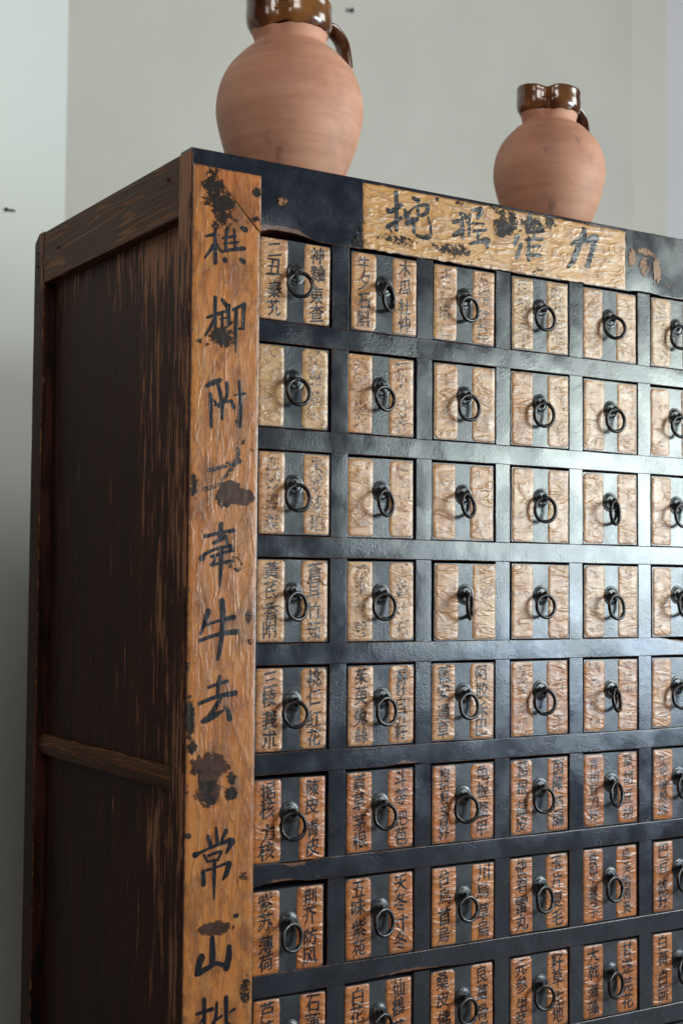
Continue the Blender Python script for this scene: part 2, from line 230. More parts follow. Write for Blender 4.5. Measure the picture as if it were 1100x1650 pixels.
def mat_side(name, axis):
    """dark oiled fir: streaks along z (panels, posts) or y (rails)"""
    n = NT(name); p = n.pos()
    q = n.scale(p, 60, 190, 7) if axis == 'z' else n.scale(p, 60, 9, 150)
    g = n.noise(q, 1., 5., .62, .5)
    fine = n.noise(n.scale(p, 200, 520, 12) if axis == 'z' else n.scale(p, 200, 16, 480), 1., 3., .6)
    c = n.mix(n.ramp(g, .36, .62), (.006, .0045, .004), (.045, .016, .010))
    sep = n.new('ShaderNodeSeparateXYZ'); n.l(p, sep.inputs[0])
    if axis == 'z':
        # old lacquer scraped off in long streaks, weighted to front and top to paint in light falloff
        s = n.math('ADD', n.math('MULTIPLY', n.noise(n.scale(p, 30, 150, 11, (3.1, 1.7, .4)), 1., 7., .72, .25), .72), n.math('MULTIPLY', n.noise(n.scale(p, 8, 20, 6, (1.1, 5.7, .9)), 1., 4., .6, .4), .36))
        fr = n.ramp(sep.outputs['Y'], .03, .30, .085, -.06)  # reddish in front, dark to the rear: light falloff put into the colour
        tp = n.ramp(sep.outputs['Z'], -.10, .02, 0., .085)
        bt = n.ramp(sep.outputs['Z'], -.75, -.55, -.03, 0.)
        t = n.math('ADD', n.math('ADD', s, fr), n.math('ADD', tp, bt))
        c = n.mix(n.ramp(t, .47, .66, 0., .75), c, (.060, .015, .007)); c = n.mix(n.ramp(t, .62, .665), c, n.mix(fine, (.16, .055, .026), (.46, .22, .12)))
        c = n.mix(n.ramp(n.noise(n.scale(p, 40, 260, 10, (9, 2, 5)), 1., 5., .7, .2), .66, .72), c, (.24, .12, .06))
    else:
        ln = n.noise(n.scale(p, 10, 1.3, 26, (1, 2, 3)), 1., 3., .45, .8)
        ridge = n.math('ABSOLUTE', n.math('SUBTRACT', n.math('FRACT', n.math('MULTIPLY', ln, 15.)), .5))
        c = n.mix(.6, c, (.10, .045, .02)); c = n.mix(n.ramp(ridge, .36, .5, 0., .6), c, (.32, .12, .035))
    w = n.attr()
    wn = n.math('ADD', n.math('MULTIPLY', w, .5), n.math('MULTIPLY', n.noise(p, 60, 5., .65), .8))
    c = n.mix(n.ramp(wn, .8, .95), c, (.24, .095, .035))
    b = n.bump(fine, .6, .0006); b = n.bump(g, .5, .0015, b); b = n.bump(n.noise(p, 500, 2.), .3, .0004, b)
    n.set(Base_Color=c, Roughness=n.ramp(g, .3, .7, .42, .55), Specular_IOR_Level=.13, Normal=b)
    return n.m
def mat_clay():
    n = NT('terracotta'); p = n.obj()
    st = n.noise(n.scale(p, 5, 5, 75), 1., 5., .6, .35); bl = n.noise(p, 16, 4., .6)
    c = n.mix(n.ramp(st, .3, .7), (.50, .235, .15), (.60, .31, .205))
    c = n.mix(n.ramp(bl, .45, .72, 0., .5), c, (.34, .15, .095))
    c = n.mix(n.ramp(n.noise(p, 34, 3., .5), .66, .74, 0., .5), c, (.2, .11, .09))
    c = n.mix(n.ramp(n.noise(p, 120, 2.), .74, .78, 0., .7), c, (.7, .52, .42))
    b = n.bump(st, .5, .001); b = n.bump(n.noise(p, 260, 4., .6), .4, .0005, b)
    n.set(Base_Color=c, Roughness=.62, Specular_IOR_Level=.4, Normal=b); return n.m
def mat_glaze():
    n = NT('brown_glaze'); p = n.obj()
    c = n.mix(n.ramp(n.noise(n.scale(p, 22, 22, 9), 1., 3.), .35, .68), (.06, .018, .010), (.24, .10, .03))
    b = n.bump(n.noise(n.scale(p, 12, 12, 30), 1., 2.), .2, .001)
    n.set(Base_Color=c, Roughness=.2, Specular_IOR_Level=.6, Coat_Weight=.4, Coat_Roughness=.12, Normal=b); return n.m
def mat_iron(name='black_iron', a=(.012, .012, .015), b_=(.035, .025, .022), met=.35):
    n = NT(name); p = n.pos()
    b = n.bump(n.noise(p, 500, 3., .6), .5, .0005)
    c = n.mix(n.ramp(n.noise(p, 180, 4.), .45, .7), a, b_)
    n.set(Base_Color=c, Metallic=met, Roughness=n.ramp(n.noise(p, 120, 3.), .3, .7, .22, .4), Specular_IOR_Level=.6, Normal=b); return n.m
def mat_plain(name, c1, c2, rough=.85, scale=3., bs=40):
    n = NT(name); p = n.pos()
    n.set(Base_Color=n.mix(n.ramp(n.noise(p, scale, 4.), .3, .7), c1, c2), Roughness=rough, Specular_IOR_Level=.25, Normal=n.bump(n.noise(p, bs, 5., .6), .25, .002)); return n.m

LAC = mat_lacquer(); LACD = mat_lacquer('worn_drawer_lacquer', (.022, .026, .034), (.045, .050, .060), .21, .28); PAP = mat_paper('aged_paper_label'); PAPV = mat_paper('aged_paper_strip', True)
INK = mat_ink('label_ink'); INKV = mat_ink('strip_ink', True, .22)
DARK = mat_patch('worn_to_lacquer', (.008, .008, .010), (.035, .026, .020), 120)
BROWN = mat_patch('worn_to_wood', (.035, .018, .014), (.085, .04, .028), 60)
OCHRE = mat_patch('ochre_remnant', (.20, .085, .04), (.34, .19, .09), 160)
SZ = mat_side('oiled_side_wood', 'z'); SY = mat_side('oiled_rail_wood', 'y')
IRON = mat_iron(); PLATE = mat_iron('iron_plate', (.03, .032, .037), (.06, .057, .055), .5); CLAY = mat_clay(); GLAZE = mat_glaze()
INNER = mat_plain('bare_inner_wood', (.03, .018, .01), (.05, .03, .018))
WALL = mat_plain('grey_wall_paint', (.585, .565, .515), (.625, .60, .55), .8, 5.)
WALL2 = mat_plain('pale_wall_paint', (.70, .72, .69), (.74, .76, .73), .7, 1.2)
WALL3 = mat_plain('white_wall_paint', (.80, .78, .84), (.84, .82, .88), .7, 1.2)
WALL4 = mat_plain('cream_pier_paint', (.64, .615, .54), (.67, .64, .57), .8, 1.5)
FLOORM = mat_plain('floor_boards', (.10, .07, .05), (.14, .10, .07), .6, 4.)

# ---------------------------------------------------------------- setting: walls and floor
def slab(name, pts, thick, z0, z1, mat):
    """vertical wall through plan points pts, thickness behind"""
    vs, fs = [], []
    n = len(pts)
    for (x, y) in pts: vs += [(x, y, z0), (x, y, z1)]
    for i, (x, y) in enumerate(pts):
        a = pts[max(0, i-1)]; b = pts[min(n-1, i+1)]
        d = V((b[0]-a[0], b[1]-a[1], 0)).normalized(); nn = V((-d.y, d.x, 0))*thick
        vs += [(x+nn.x, y+nn.y, z0), (x+nn.x, y+nn.y, z1)]
    f0 = 2*n
    for i in range(n-1):
        a = 2*i; fs += [(a, a+2, a+3, a+1), (f0+a, f0+a+1, f0+a+3, f0+a+2), (a+1, a+3, f0+a+3, f0+a+1), (a, f0+a, f0+a+2, a+2)]
    fs += [(0, 1, f0+1, f0), (2*n-2, f0+2*n-2, f0+2*n-1, 2*n-1)]
    me = mesh(name, vs, fs, smooth=False); return link(name, me, mat, kind='structure')
ZF = -1.36
slab('wall', [(.358, 1.30), (1.893, 1.30)], .12, ZF, 2.3, WALL)
slab('wall_left', [(-1.25, .58), (-.45, .93), (-.1, 1.085), (.358, 1.2997)], .12, ZF, 2.3, WALL2)
slab('wall_pier', [(1.893, 1.2999), (1.9, 1.2985), (2.018, 1.2965)], .12, ZF, 2.3, WALL4)
slab('wall_right', [(2.018, 1.2965), (2.75, .85)], .12, ZF, 2.3, WALL3)
me = mesh('floor', [(-3, -3.5, ZF), (5, -3.5, ZF), (5, 2, ZF), (-3, 2, ZF)], [(0, 1, 2, 3)], smooth=False)
link('floor', me, FLOORM, kind='structure')

# ---------------------------------------------------------------- the cabinet
P, X0, DW, HP, RT = .12, .0858, .0966, .12117, .02478
NC, NR = 11, 9  # unseen far columns added to keep window light off the left wall
XE = X0+NC*P-(P-DW); XT = XE+X0; ZT = .0844; DEP = .4875; VW = P-DW; OH = HP-RT
cab = bpy.data.objects.new('apothecary_cabinet', None); col.objects.link(cab); cab.location = (XT/2, DEP/2, ZF)
cab['label'] = 'black lacquered wooden apothecary chest of many small drawers with ring pulls and orange paper labels'
cab['category'] = 'cabinet'
CM = Matrix.Translation(-cab.location)
def under(o, parent=None):
    o.parent = parent or cab
    if parent is None: o.matrix_parent_inverse = CM
    return o
def crack(x, z, side):   # mitre line from the inner corner up to the outer corner
    pass
def mitx(z, s):          # x on the mitre line at height z ; s = -1 stile side, +1 rail side
    t = max(0., z)/ZT
    return X0*(1-t) + s*(.0009*max(0., 1-t*1.9)+.00005) + .0008*nz(z*120, 1.7)*(1-t)
# left stile (upright), mitred top
def stile_end(a, b, c):
    if a < -.02: return a
    t = (a+.02)/(ZT+.02)
    top = ZT*(1-max(0, b)/X0) - .0006 if b > 0 else ZT
    top = max(0.0, min(ZT, top))
    return -.02+t*(top+.02)
stile = under(beam('stile', 'z', ZF+.0, ZT, 0, X0, 0, .0305, r=.0016, step=.02, endmap=stile_end, mat=LAC))
rstile = under(beam('stile', 'z', ZF, ZT, XE, XT, 0, .0305, r=.0016, step=.05, mat=LAC))
def rail_end(a, b, c):
    t = (a-X0)/(XE-.0003-X0)
    x0 = mitx(c, 1) if a < .5 else 0
    return x0+(XE-.0003-x0)*t
CH = [(.122, .042, .0058), (.465, .040, .0045), (.60, .02, .0015), (.25, .03, .002), (.335, .025, .002), (.72, .03, .002)]
def chip_top(a, b, c):
    w = 0.
    if c < .02:
        for x, hw, d in CH:
            u = abs(a-x)/hw
            if u < 1:
                k = (1-u*u)*d*(1.2+.4*nz(a*120, 3)); 
                c += k*(1-c/.02); 
                if b < .012: b += k*.5*(1-c/.02)
                if c < .012 and d > .004: w = max(w, min(1.6, 2.2*(1-u*u)))
        c += .0006*nz(a*60, 9)*(1-c/.02)
    return b, c, w
toprail = under(beam('top_rail', 'x', X0, XE-.0003, 0, .0305, 0, ZT, r=.0016, step=.006, chip=chip_top, endmap=rail_end, mat=LAC))
for r in range(1, NR+1):
    zt = -r*HP+RT
    ch = {4: [(.745, .045, .004, 1)], 5: [(.29, .03, .002, -1)], 6: [(.125, .035, .003, -1), (.14, .03, .0025, 1)], 7: [(.3, .08, .0025, -1)]}.get(r, [])
    def chip(a, b, c, ch=ch, zt=zt, r=r):
        w = 0
        for x, hw, d, s in ch:
            u = abs(a-x)/hw
            if u < 1 and ((s < 0 and c < zt-RT/2) or (s > 0 and c > zt-RT/2)):
                w = 1.1*(1-u*u) if (s < 0 and c < zt-RT+.0018) or (s > 0 and c > zt-.0018) or b > .002 else 0.
                c -= s*(1-u*u)*d*(1+.5*nz(a*150, r))
        c += .0005*nz(a*9, r*3.3)
        return b, c, w
    under(beam('rail', 'x', X0+.0006+.0005*(r % 3), XE-.0006, .0004+.0004*((r*7) % 3), .03, -r*HP, zt, r=.0013, step=.008, chip=chip, mat=LAC, seed=r*1.7, amp=.0004))
# overlaid repair strip with a rounded end on the first rail
rp = []
for i in range(15):
    t = i/14*PI; rp.append((.3535+.0085*math.sin(t)+.0004*nz(i, 2), -.1090+.0106*math.cos(t)))
rp = [(.30, -.1090+.0106)] + rp + [(.30, -.1090-.0106)]
vs = [(x, -.0009 if x > .31 else .0008, z-.0003) for x, z in rp] + [(x, .003, z) for x, z in rp]
K = len(rp); fs = [tuple(reversed(range(K)))]+[(i, (i+1) % K, K+(i+1) % K, K+i) for i in range(K)]
me = mesh('repair_strip', vs, fs, [.55]*len(vs), smooth=False); under(link('repair_strip', me, LAC))
dm = [beam('divider', 'z', -OH/2-.0002, OH/2+.0002, 0, VW, 0, .0285, r=.001, step=.016, amp=.0004, seed=s*5.) for s in range(4)]
for m in dm: m.materials.append(LAC)
for r in range(NR):
    for c in range(NC-1):
        o = link('divider', dm[(r*3+c*5) % 4]); under(o)
        o.location = (X0+c*P+DW, .0013+rnd.uniform(-.0004, .0005), -r*HP-OH/2)
        if rnd.random() < .3: o.rotation_euler = (0, R(180), 0); o.location.x += VW
# dark carcass behind the drawers, top board, back, right side, plinth
under(beam('top_board', 'x', .012, XT-.012, .0306, DEP-.038, ZT-.022, ZT-.0006, r=.001, step=.3, mat=SY))
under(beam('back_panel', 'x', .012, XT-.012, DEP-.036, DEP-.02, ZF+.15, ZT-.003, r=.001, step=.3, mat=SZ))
zb = -NR*HP
under(beam('lower_board', 'x', X0+.0005, XE-.0005, .002, .03, ZF+.11, zb-.0006, r=.0015, step=.03, mat=LAC))
# left side: rear post, top rail, mid rail, panels
def post_end(a, b, c):
    if a > ZT-.03 and c > DEP-.016:   # worn round outer corner
        u = (c-(DEP-.016))/.016; return a-u*u*.014*(a-(ZT-.03))/.03
    return a
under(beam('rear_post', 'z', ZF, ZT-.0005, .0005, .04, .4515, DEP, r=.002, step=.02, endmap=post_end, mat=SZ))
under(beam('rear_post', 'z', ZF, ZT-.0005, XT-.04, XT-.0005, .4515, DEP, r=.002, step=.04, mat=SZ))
def siderail(z0, z1, name='side_rail', x0=.0012, bulge=0., r=.0016):
    def chipf(a, b, c):
        if bulge and b < .02:
            u = (c-(z0+z1)/2)/((z1-z0)/2); b += bulge*(1-math.sqrt(max(0, 1-u*u*.96)))
        return b, c, 0.
    return under(beam(name, 'y', .0308, .4512, x0, x0+.022, z0, z1, r=r, step=.03, chip=chipf if bulge else None, mat=SY, seed=z0*9))
siderail(.0135, ZT-.0008)
siderail(-.6225, -.5965, bulge=.009, x0=.0045, r=.001)
siderail(ZF+.12, ZF+.18)
for z0, z1 in ((-.5963, .0133), (ZF+.181, -.6227)):
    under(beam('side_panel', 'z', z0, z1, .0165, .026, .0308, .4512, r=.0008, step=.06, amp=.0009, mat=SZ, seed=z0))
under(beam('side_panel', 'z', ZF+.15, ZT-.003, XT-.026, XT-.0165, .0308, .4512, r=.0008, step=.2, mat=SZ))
under(beam('side_rail', 'y', .0308, .4512, XT-.023, XT-.0012, .0135, ZT-.0008, r=.0016, step=.1, mat=SY))
# side face of the stile is bare reddish wood: a thin facing board
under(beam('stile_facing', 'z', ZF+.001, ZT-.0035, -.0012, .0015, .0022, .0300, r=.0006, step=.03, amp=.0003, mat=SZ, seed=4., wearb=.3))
# small wooden pegs in the side rail and post
for (y, z) in ((.474, .058), (.474, .040), (.40, .052), (.062, .062)):
    bm = bmesh.new(); bmesh.ops.create_cone(bm, cap_ends=True, segments=10, radius1=.0022, radius2=.0018, depth=.002)
    m = bpy.data.meshes.new('peg'); bm.to_mesh(m); bm.free()
    o = under(link('peg', m, INNER)); o.rotation_euler = (0, R(90), 0); o.location = (.0004, y, z)

# ---------------------------------------------------------------- paper sheets on the frame
def sheet(name, x0, x1, z0, z1, mode, mat, parent, keep=None, step=.0025, base=-.0001, edge=None, color=None, th=.00045):
    nx = max(2, int((x1-x0)/step)); nzz = max(2, int((z1-z0)/step)); vs = []; wr = []; fs = []
    for j in range(nzz+1):
        z = z0+(z1-z0)*j/nzz
        for i in range(nx+1):
            x = x0+(x1-x0)*i/nx
            if keep: xx = keep(x, z, i/nx)
            else: xx = x
            if edge and (i in (0, nx) or j in (0, nzz)):
                xx += edge*nz(z*90, i*3.)*(1 if i in (0, nx) else 0); zz = z+(edge*nz(x*90, j*2.) if j in (0, nzz) else 0)
            else: zz = z
            bd = i in (0, nx) or j in (0, nzz); nb = i in (1, nx-1) or j in (1, nzz-1)
            y = base-(0 if bd else th+wrinkle(x, z, mode))
            vs.append((xx, y, zz)); wr.append(1. if bd else .55 if nb else 0.)
    for j in range(nzz):
        for i in range(nx):
            a = j*(nx+1)+i; fs.append((a, a+1, a+nx+2, a+nx+1))
    me = mesh(name, vs, fs, wr); o = link(name, me, mat, color=color or (.42, .19, .08, 1)); return under(o, parent) if parent is None else under2(o, parent)
def under2(o, parent):
    o.parent = parent
    return o
def k_st(x, z, t):      # stile side of the mitre
    x1 = .0855 if z <= 0 else mitx(z, -1)
    return .0016+(x1-.0016)*t
def k_rl(x, z, t):      # rail side of the mitre
    x0 = mitx(z, 1); return x0+(.0862-x0)*t
ST = stile; TR = toprail
s1 = sheet('paper_strip', .0016, .0855, ZF+.12, 0.0660, 'v', PAPV, ST, keep=k_st, step=.003, color=(.44, .155, .04, 1))
s2 = sheet('paper_strip', .02, .0862, .0012, .0655, 'v', PAPV, TR, keep=k_rl, step=.003, color=(.44, .13, .035, 1))
s3 = sheet('paper_title', .2225, .6395, .0014, .0800, 'h', PAP, TR, step=.0018, edge=.0012, color=(.56, .31, .10, 1), th=.0006)

def ribbon(bmv, fs, pts, y, mode, th):
    # Catmull-Rom through (x, z, w) in mm, brush edges, follows the paper
    q = [pts[0]]+list(pts)+[pts[-1]]; L = []
    for i in range(1, len(q)-2):
        for k in range(7):
            t = k/7
            L.append([.5*((2*q[i][d])+(-q[i-1][d]+q[i+1][d])*t+(2*q[i-1][d]-5*q[i][d]+4*q[i+1][d]-q[i+2][d])*t*t+(-q[i-1][d]+3*q[i][d]-3*q[i+1][d]+q[i+2][d])*t**3) for d in range(3)])
    L.append(list(pts[-1])); n = len(L)
    # rounded caps
    def ext(a, b, s):
        d = math.hypot(a[0]-b[0], a[1]-b[1]) or 1; return [a[0]+(a[0]-b[0])/d*a[2]*s, a[1]+(a[1]-b[1])/d*a[2]*s, a[2]*.45]
    L = [ext(L[0], L[1], .38)]+L+[ext(L[-1], L[-2], .38)]; n = len(L)
    b0 = len(bmv)
    for i, (x, z, w) in enumerate(L):
        a = L[max(0, i-1)]; b = L[min(n-1, i+1)]
        dx, dz = b[0]-a[0], b[1]-a[1]; d = math.hypot(dx, dz) or 1; px, pz = -dz/d, dx/d
        for s in (-1, -.5, 0, .5, 1):
            e = (w/2)*s*(1+.16*nz(x*.5+s*9, z*.5, s)); X, Z = (x+px*e)/1000, (z+pz*e)/1000
            bmv.append((X, y-th-wrinkle(X, Z, mode), Z))
    for i in range(n-1):
        for s in range(4):
            a = b0+i*5+s; fs.append((a, a+1, a+6, a+5))
NG = len(GROUPS)-1
for g in range(NG):
    vs, fs = [], []; hdr = g >= 10
    for k in range(GROUPS[g], GROUPS[g+1]):
        ribbon(vs, fs, STROKES[k], -.0001-(k % 9)*.00002-.00022, 'h' if hdr else 'v', .0006 if hdr else .00045)
    me = mesh('ink_character', vs, fs)
    wear = (.45, .38, .42, .62, .3, .1, .05, .0, .0, .0)[g] if g < 10 else (.5, .55, .5, .45)[g-10]
    under2(link('ink_character', me, INK if hdr else INKV, color=(wear, 0, 0, 1)), TR if hdr else ST)
# worn places: paper lost down to the lacquer or the wood
def patch(cx, cz, rx, rz, den, mat, mode, th, off, parent, name='worn_patch'):
    vs, wr, fs = [], [], []; NRr, NA = 8, 28
    for j in range(NRr+1):
        for i in range(NA):
            t = 2*PI*i/NA; u = j/NRr*1.25
            x = (cx+rx*u*math.cos(t))/1000; z = (cz+rz*u*math.sin(t))/1000
            vs.append([x, -.0001-th-off-wrinkle(x, z, mode)*1.0, z]); wr.append(den*(1.0-u*u*.72)-.02 if u < 1.2 else -2.)
    for j in range(NRr):
        for i in range(NA):
            k = (i+1) % NA; fs.append((j*NA+i, j*NA+k, (j+1)*NA+k, (j+1)*NA+i))
    return vs, wr, fs
for q, (kind, x, z, rx, rz, den) in enumerate(BLOTS):
    hdr = x > 100 and z > 0
    mode = 'h' if hdr else 'v'
    vs, wr, fs = patch(x, z, rx, rz, den*((1.15 if kind == 'o' else .80) if hdr else .92), None, mode, .0006 if hdr and x < 640 else .00045 if not hdr else 0.0001, .0004+.00002*(q % 12), None)
    # keep within the frame member
    for v, i in zip(vs, range(len(vs))):
        lo, hi = (.001, X0-.001) if not hdr else (.09, XE)
        if hdr:
            if v[2] < .0022: v[2] = .0022
            if v[2] > ZT-.003: v[2] = ZT-.003
        else:
            if v[0] > hi and z < 0: v[0] = hi
            if v[0] < lo: v[0] = lo
            if z > 0 and v[2] > ZT-.003: v[2] = ZT-.003
    me = mesh('worn_patch', [tuple(v) for v in vs], fs, wr)
    under2(link('worn_patch', me, {'d': DARK, 'b': BROWN, 'o': OCHRE}[kind]), TR if hdr else ST)

# ---------------------------------------------------------------- drawers
GL = {}
def glyph(ch):
    if ch in GL: return GL[ch]
    c = bpy.data.curves.new('g', 'FONT'); c.body = ch; c.align_x = 'CENTER'; c.resolution_u = 3; c.fill_mode = 'FRONT'
    o = bpy.data.objects.new('g', c); col.objects.link(o)
    m = bpy.data.meshes.new_from_object(o.evaluated_get(bpy.context.evaluated_depsgraph_get()))
    vs = [(v.co.x, v.co.y) for v in m.vertices]; fs = [tuple(p.vertices) for p in m.polygons]
    bpy.data.objects.remove(o); bpy.data.curves.remove(c); bpy.data.meshes.remove(m)
    if vs:
        xs = [v[0] for v in vs]; ys = [v[1] for v in vs]; cx = (min(xs)+max(xs))/2; cy = (min(ys)+max(ys))/2; s = max(max(ys)-min(ys), max(xs)-min(xs), .5)
        s = .5*s+.5*.9
        vs = [((x-cx)/s, (y-cy)/s) for x, y in vs]
    # brush weight: a second copy laid a hair beside and above the first
    n0 = len(vs); vs = [(x, y, 0.) for x, y in vs]+[(x+.036, y+.026, .00003) for x, y in vs]; fs = fs+[tuple(q+n0 for q in f) for f in fs]
    GL[ch] = (vs, fs); return GL[ch]
TEXT = [
 [('二丑秦艽', '神麯東查'), ('牛夕石斛', '木瓜杜仲'), ('枣仁麻仁', '瓦楞甘草'), ('豆根决手', '元桂蛇床'), ('茵陳海陽', '灶心枇杷'), ('蔓荆麥芽', '烏藥白术'), ('木香砂仁', '茯苓澤瀉')],
 [('', '葶藶葫六'), ('蒼朮川斛', '知母皂礬'), ('荷葉前胡', '二冬知母'), ('連喬杏仁', '草果良姜'), ('扁蓄瞿麥', '石葦木通'), ('升麻柴胡', '羌活独活'), ('白芷細辛', '川芎藁本')],
 [('血砂沒藥', '朱砂琥珀'), ('丹參玄參', '沙參苦參'), ('大黃芒硝', '龍骨牡蠣'), ('貝母百合', '款冬紫菀'), ('白蘞白芨', '地榆槐花'), ('蒲黃茜草', '仙茅巴戟'), ('杜仲續斷', '狗脊寄生')],
 [('黃芪香附', '蒼耳竹茹'), ('草果白蔻', '丁香寸石'), ('天麻全虫', '僵蚕蟬衣'), ('金銀連翹', '牛子薄荷'), ('山楂神曲', '麥芽谷芽'), ('半夏南星', '竹茹枳實'), ('桂枝麻黃', '蘇葉生姜')],
 [('三棱莪朮', '桃仁紅花'), ('茱萸兔絲', '蘇籽白芥籽'), ('藍安通草', '阿胶禾巴'), ('吳萸前胡', '元胡地龍'), ('吳茱陳仲', '膽星天麻'), ('半夏厚朴', '木瓜秦艽'), ('黃連黃柏', '黃芩梔子')],
 [('据核力核', '陳皮青皮'), ('萹草茅根', '斗苓杷苞'), ('枸杞籽女貞籽', '龟板鱉甲'), ('葛根益皮', '茵陳芭牖'), ('青相籽刀籽', '草胡豆胡'), ('生地榆胶珠', '当歸白芍'), ('熟地山藥', '丹皮澤瀉')],
 [('紫苏薄荷', '荆芥防风'), ('五味紫苑', '天冬寸冬'), ('台烏首烏', '川烏草烏'), ('使君雷丸', '玉片夏毛'), ('黃柏子殺芎子', '烏头脂莆黃'), ('巴豆故籽', '白果銀杏'), ('甘松山奈', '細辛白芷')],
 [('芦荟苡米', '石蓮肉桂'), ('白花蛇草', '仙鶴草根'), ('桑皮佛手', '良薑骨皮'), ('元参生芪', '籽草生地'), ('大戟海藻', '甘遂芫花'), ('白薇白前', '百部百合'), ('花粉知母', '天冬麥冬')],
 [('桔梗甘草', '杏仁貝母'), ('白术茯苓', '当归川芎'), ('赤芍丹皮', '生地玄参'), ('牛膝木瓜', '独活寄生'), ('金櫻芡實', '山萸五味'), ('菊花枸杞', '決明木賊'), ('黃精玉竹', '石斛沙參')]]
WEAR = [[.5, .58, .68, .70, .78, .74], [.72, .72, .8, .86, .86, .84], [.68, .82, .88, .96, .92, .88], [.6, .7, .8, .84, .84, .92],
        [.4, .4, .52, .72, .74, .88], [.2, .25, .3, .45, .56, .5], [0, 0, .0, .05, .35, .05], [.08, .08, 0, 0, 0, .0], [.1]*6]
OFF = {(3, 2): (.0020, -.0008), (4, 3): (.0012, 0), (0, 1): (.0010, 0), (2, 3): (.0014, 0), (0, 0): (-.0016, 0), (1, 0): (-.0020, 0), (1, 1): (-.0022, 0), (2, 1): (-.0020, 0), (5, 0): (-.0018, -.0016), (6, 0): (-.0022, -.0022), (6, 4): (-.0018, 0), (7, 4): (-.0018, 0)}
DWd, DHd = .0932, .0928
body = beam('drawer', 'y', 0, .30, -DWd/2, DWd/2, -DHd/2, DHd/2, r=.0012, step=.1, amp=.00025)
body.materials.append(LACD)
def lathe(prof, seg=32, cap=True):
    vs, fs = [], []
    for (r, y) in prof:
        for i in range(seg):
            t = 2*PI*i/seg; vs.append((r*math.cos(t), y, r*math.sin(t)))
    for j in range(len(prof)-1):
        for i in range(seg):
            k = (i+1) % seg; fs.append((j*seg+i, j*seg+k, (j+1)*seg+k, (j+1)*seg+i))
    if cap: fs.append(tuple((len(prof)-1)*seg+i for i in range(seg)))
    return vs, fs
def torus(R1, r1, seg, sub, plane='xz', sq=1., jit=0.):
    vs, fs = [], []
    for i in range(seg):
        t = 2*PI*i/seg; rr = R1*(1+jit*nz(math.cos(t)*1.3, math.sin(t)*1.3, R1*900)); wr = r1*(1+.14*nz(math.cos(t)*2.1, math.sin(t)*2.1, 4))
        for j in range(sub):
            u = 2*PI*j/sub; a = rr+wr*math.cos(u); h = wr*math.sin(u)
            p = (a*math.cos(t), h, a*math.sin(t)*sq)
            vs.append(p if plane == 'xz' else (p[1], p[0], p[2]))
    for i in range(seg):
        for j in range(sub):
            i2, j2 = (i+1) % seg, (j+1) % sub; fs.append((i*sub+j, i2*sub+j, i2*sub+j2, i*sub+j2))
    return vs, fs
v, f = lathe([(.0126, .0), (.0127, -.0004), (.0126, -.0008), (.0123, -.0010), (.0119, -.00105), (.0085, -.0011), (.0084, -.0014), (.0080, -.0015), (.004, -.0016), (.0001, -.0016)])
plate_me = mesh('back_plate', v, f); plate_me.materials.append(PLATE)
bm = bmesh.new()
v, f = torus(.0031, .0015, 20, 8, 'yz', 1.2)
v = [(x*1.1, y-.0064, z) for x, y, z in v]
v2, f2 = lathe([(.0026, -.0014), (.0024, -.0024), (.0018, -.0034), (.0001, -.0038)], 12)
staple_me = mesh('staple', v+v2, f+[tuple(i+len(v) for i in q) for q in f2]); staple_me.materials.append(IRON)
rings = []
for s in range(4):
    v, f = torus(.0142+.0003*s, .0024, 40, 10, 'xz', 1.0+.02*(s % 2), .05)
    v = [(x, y, z-.0142-.0003*s+.0015) for x, y, z in v]
    m = mesh('ring_pull', v, f); m.materials.append(IRON); rings.append(m)
ZP = .0085
def label_mesh(cx, w, h, wx, wz, rad, seed):
    nx, nzz = 14, 48; vs, fs, wr = [], [], []
    for j in range(nzz+1):
        z = -h/2+h*j/nzz; z = z if 1 < j < nzz-1 or j in (0, nzz) else math.copysign(h/2-.0007, z); e = h/2-abs(z); cut = rad-math.sqrt(max(0, rad*rad-(rad-e)**2)) if e < rad else 0
        for i in range(nx+1):
            t = 2*i/nx-1; x = cx+t*(w/2-cut)
            bd = i in (0, nx) or j in (0, nzz)
            if i in (0, nx): x += .0005*nz(z*160, seed, t)
            y = -.00006 if bd else -(.00026+wrinkle(x+wx, z+wz, 'h'))
            if i in (1, nx-1): x = cx+t/abs(t)*(w/2-cut-.0006)
            vs.append((x, y, z)); wr.append(1. if bd else .6 if i in (1, nx-1) or j in (1, nzz-1) else .0)
    for j in range(nzz):
        for i in range(nx):
            a = j*(nx+1)+i; fs.append((a, a+1, a+nx+2, a+nx+1))
    H = [-v[1] for v in vs]
    def hh(x, z):      # height of the sheet as meshed
        fx = min(nx-2.001, max(1.0, (x-cx+w/2)/w*nx)); fz = min(nzz-2.001, max(1.0, (z+h/2)/h*nzz)); i = int(fx); j = int(fz); u = fx-i; t = fz-j; q = j*(nx+1)+i
        return (H[q]*(1-u)+H[q+1]*u)*(1-t)+(H[q+nx+1]*(1-u)+H[q+nx+2]*u)*t
    lm = mesh('paper_label', vs, fs, wr)
    for q, p in enumerate(lm.polygons):
        if q % nx in (0, nx-1) or q < nx or q >= nx*(nzz-1): p.use_smooth = False
    return lm, hh
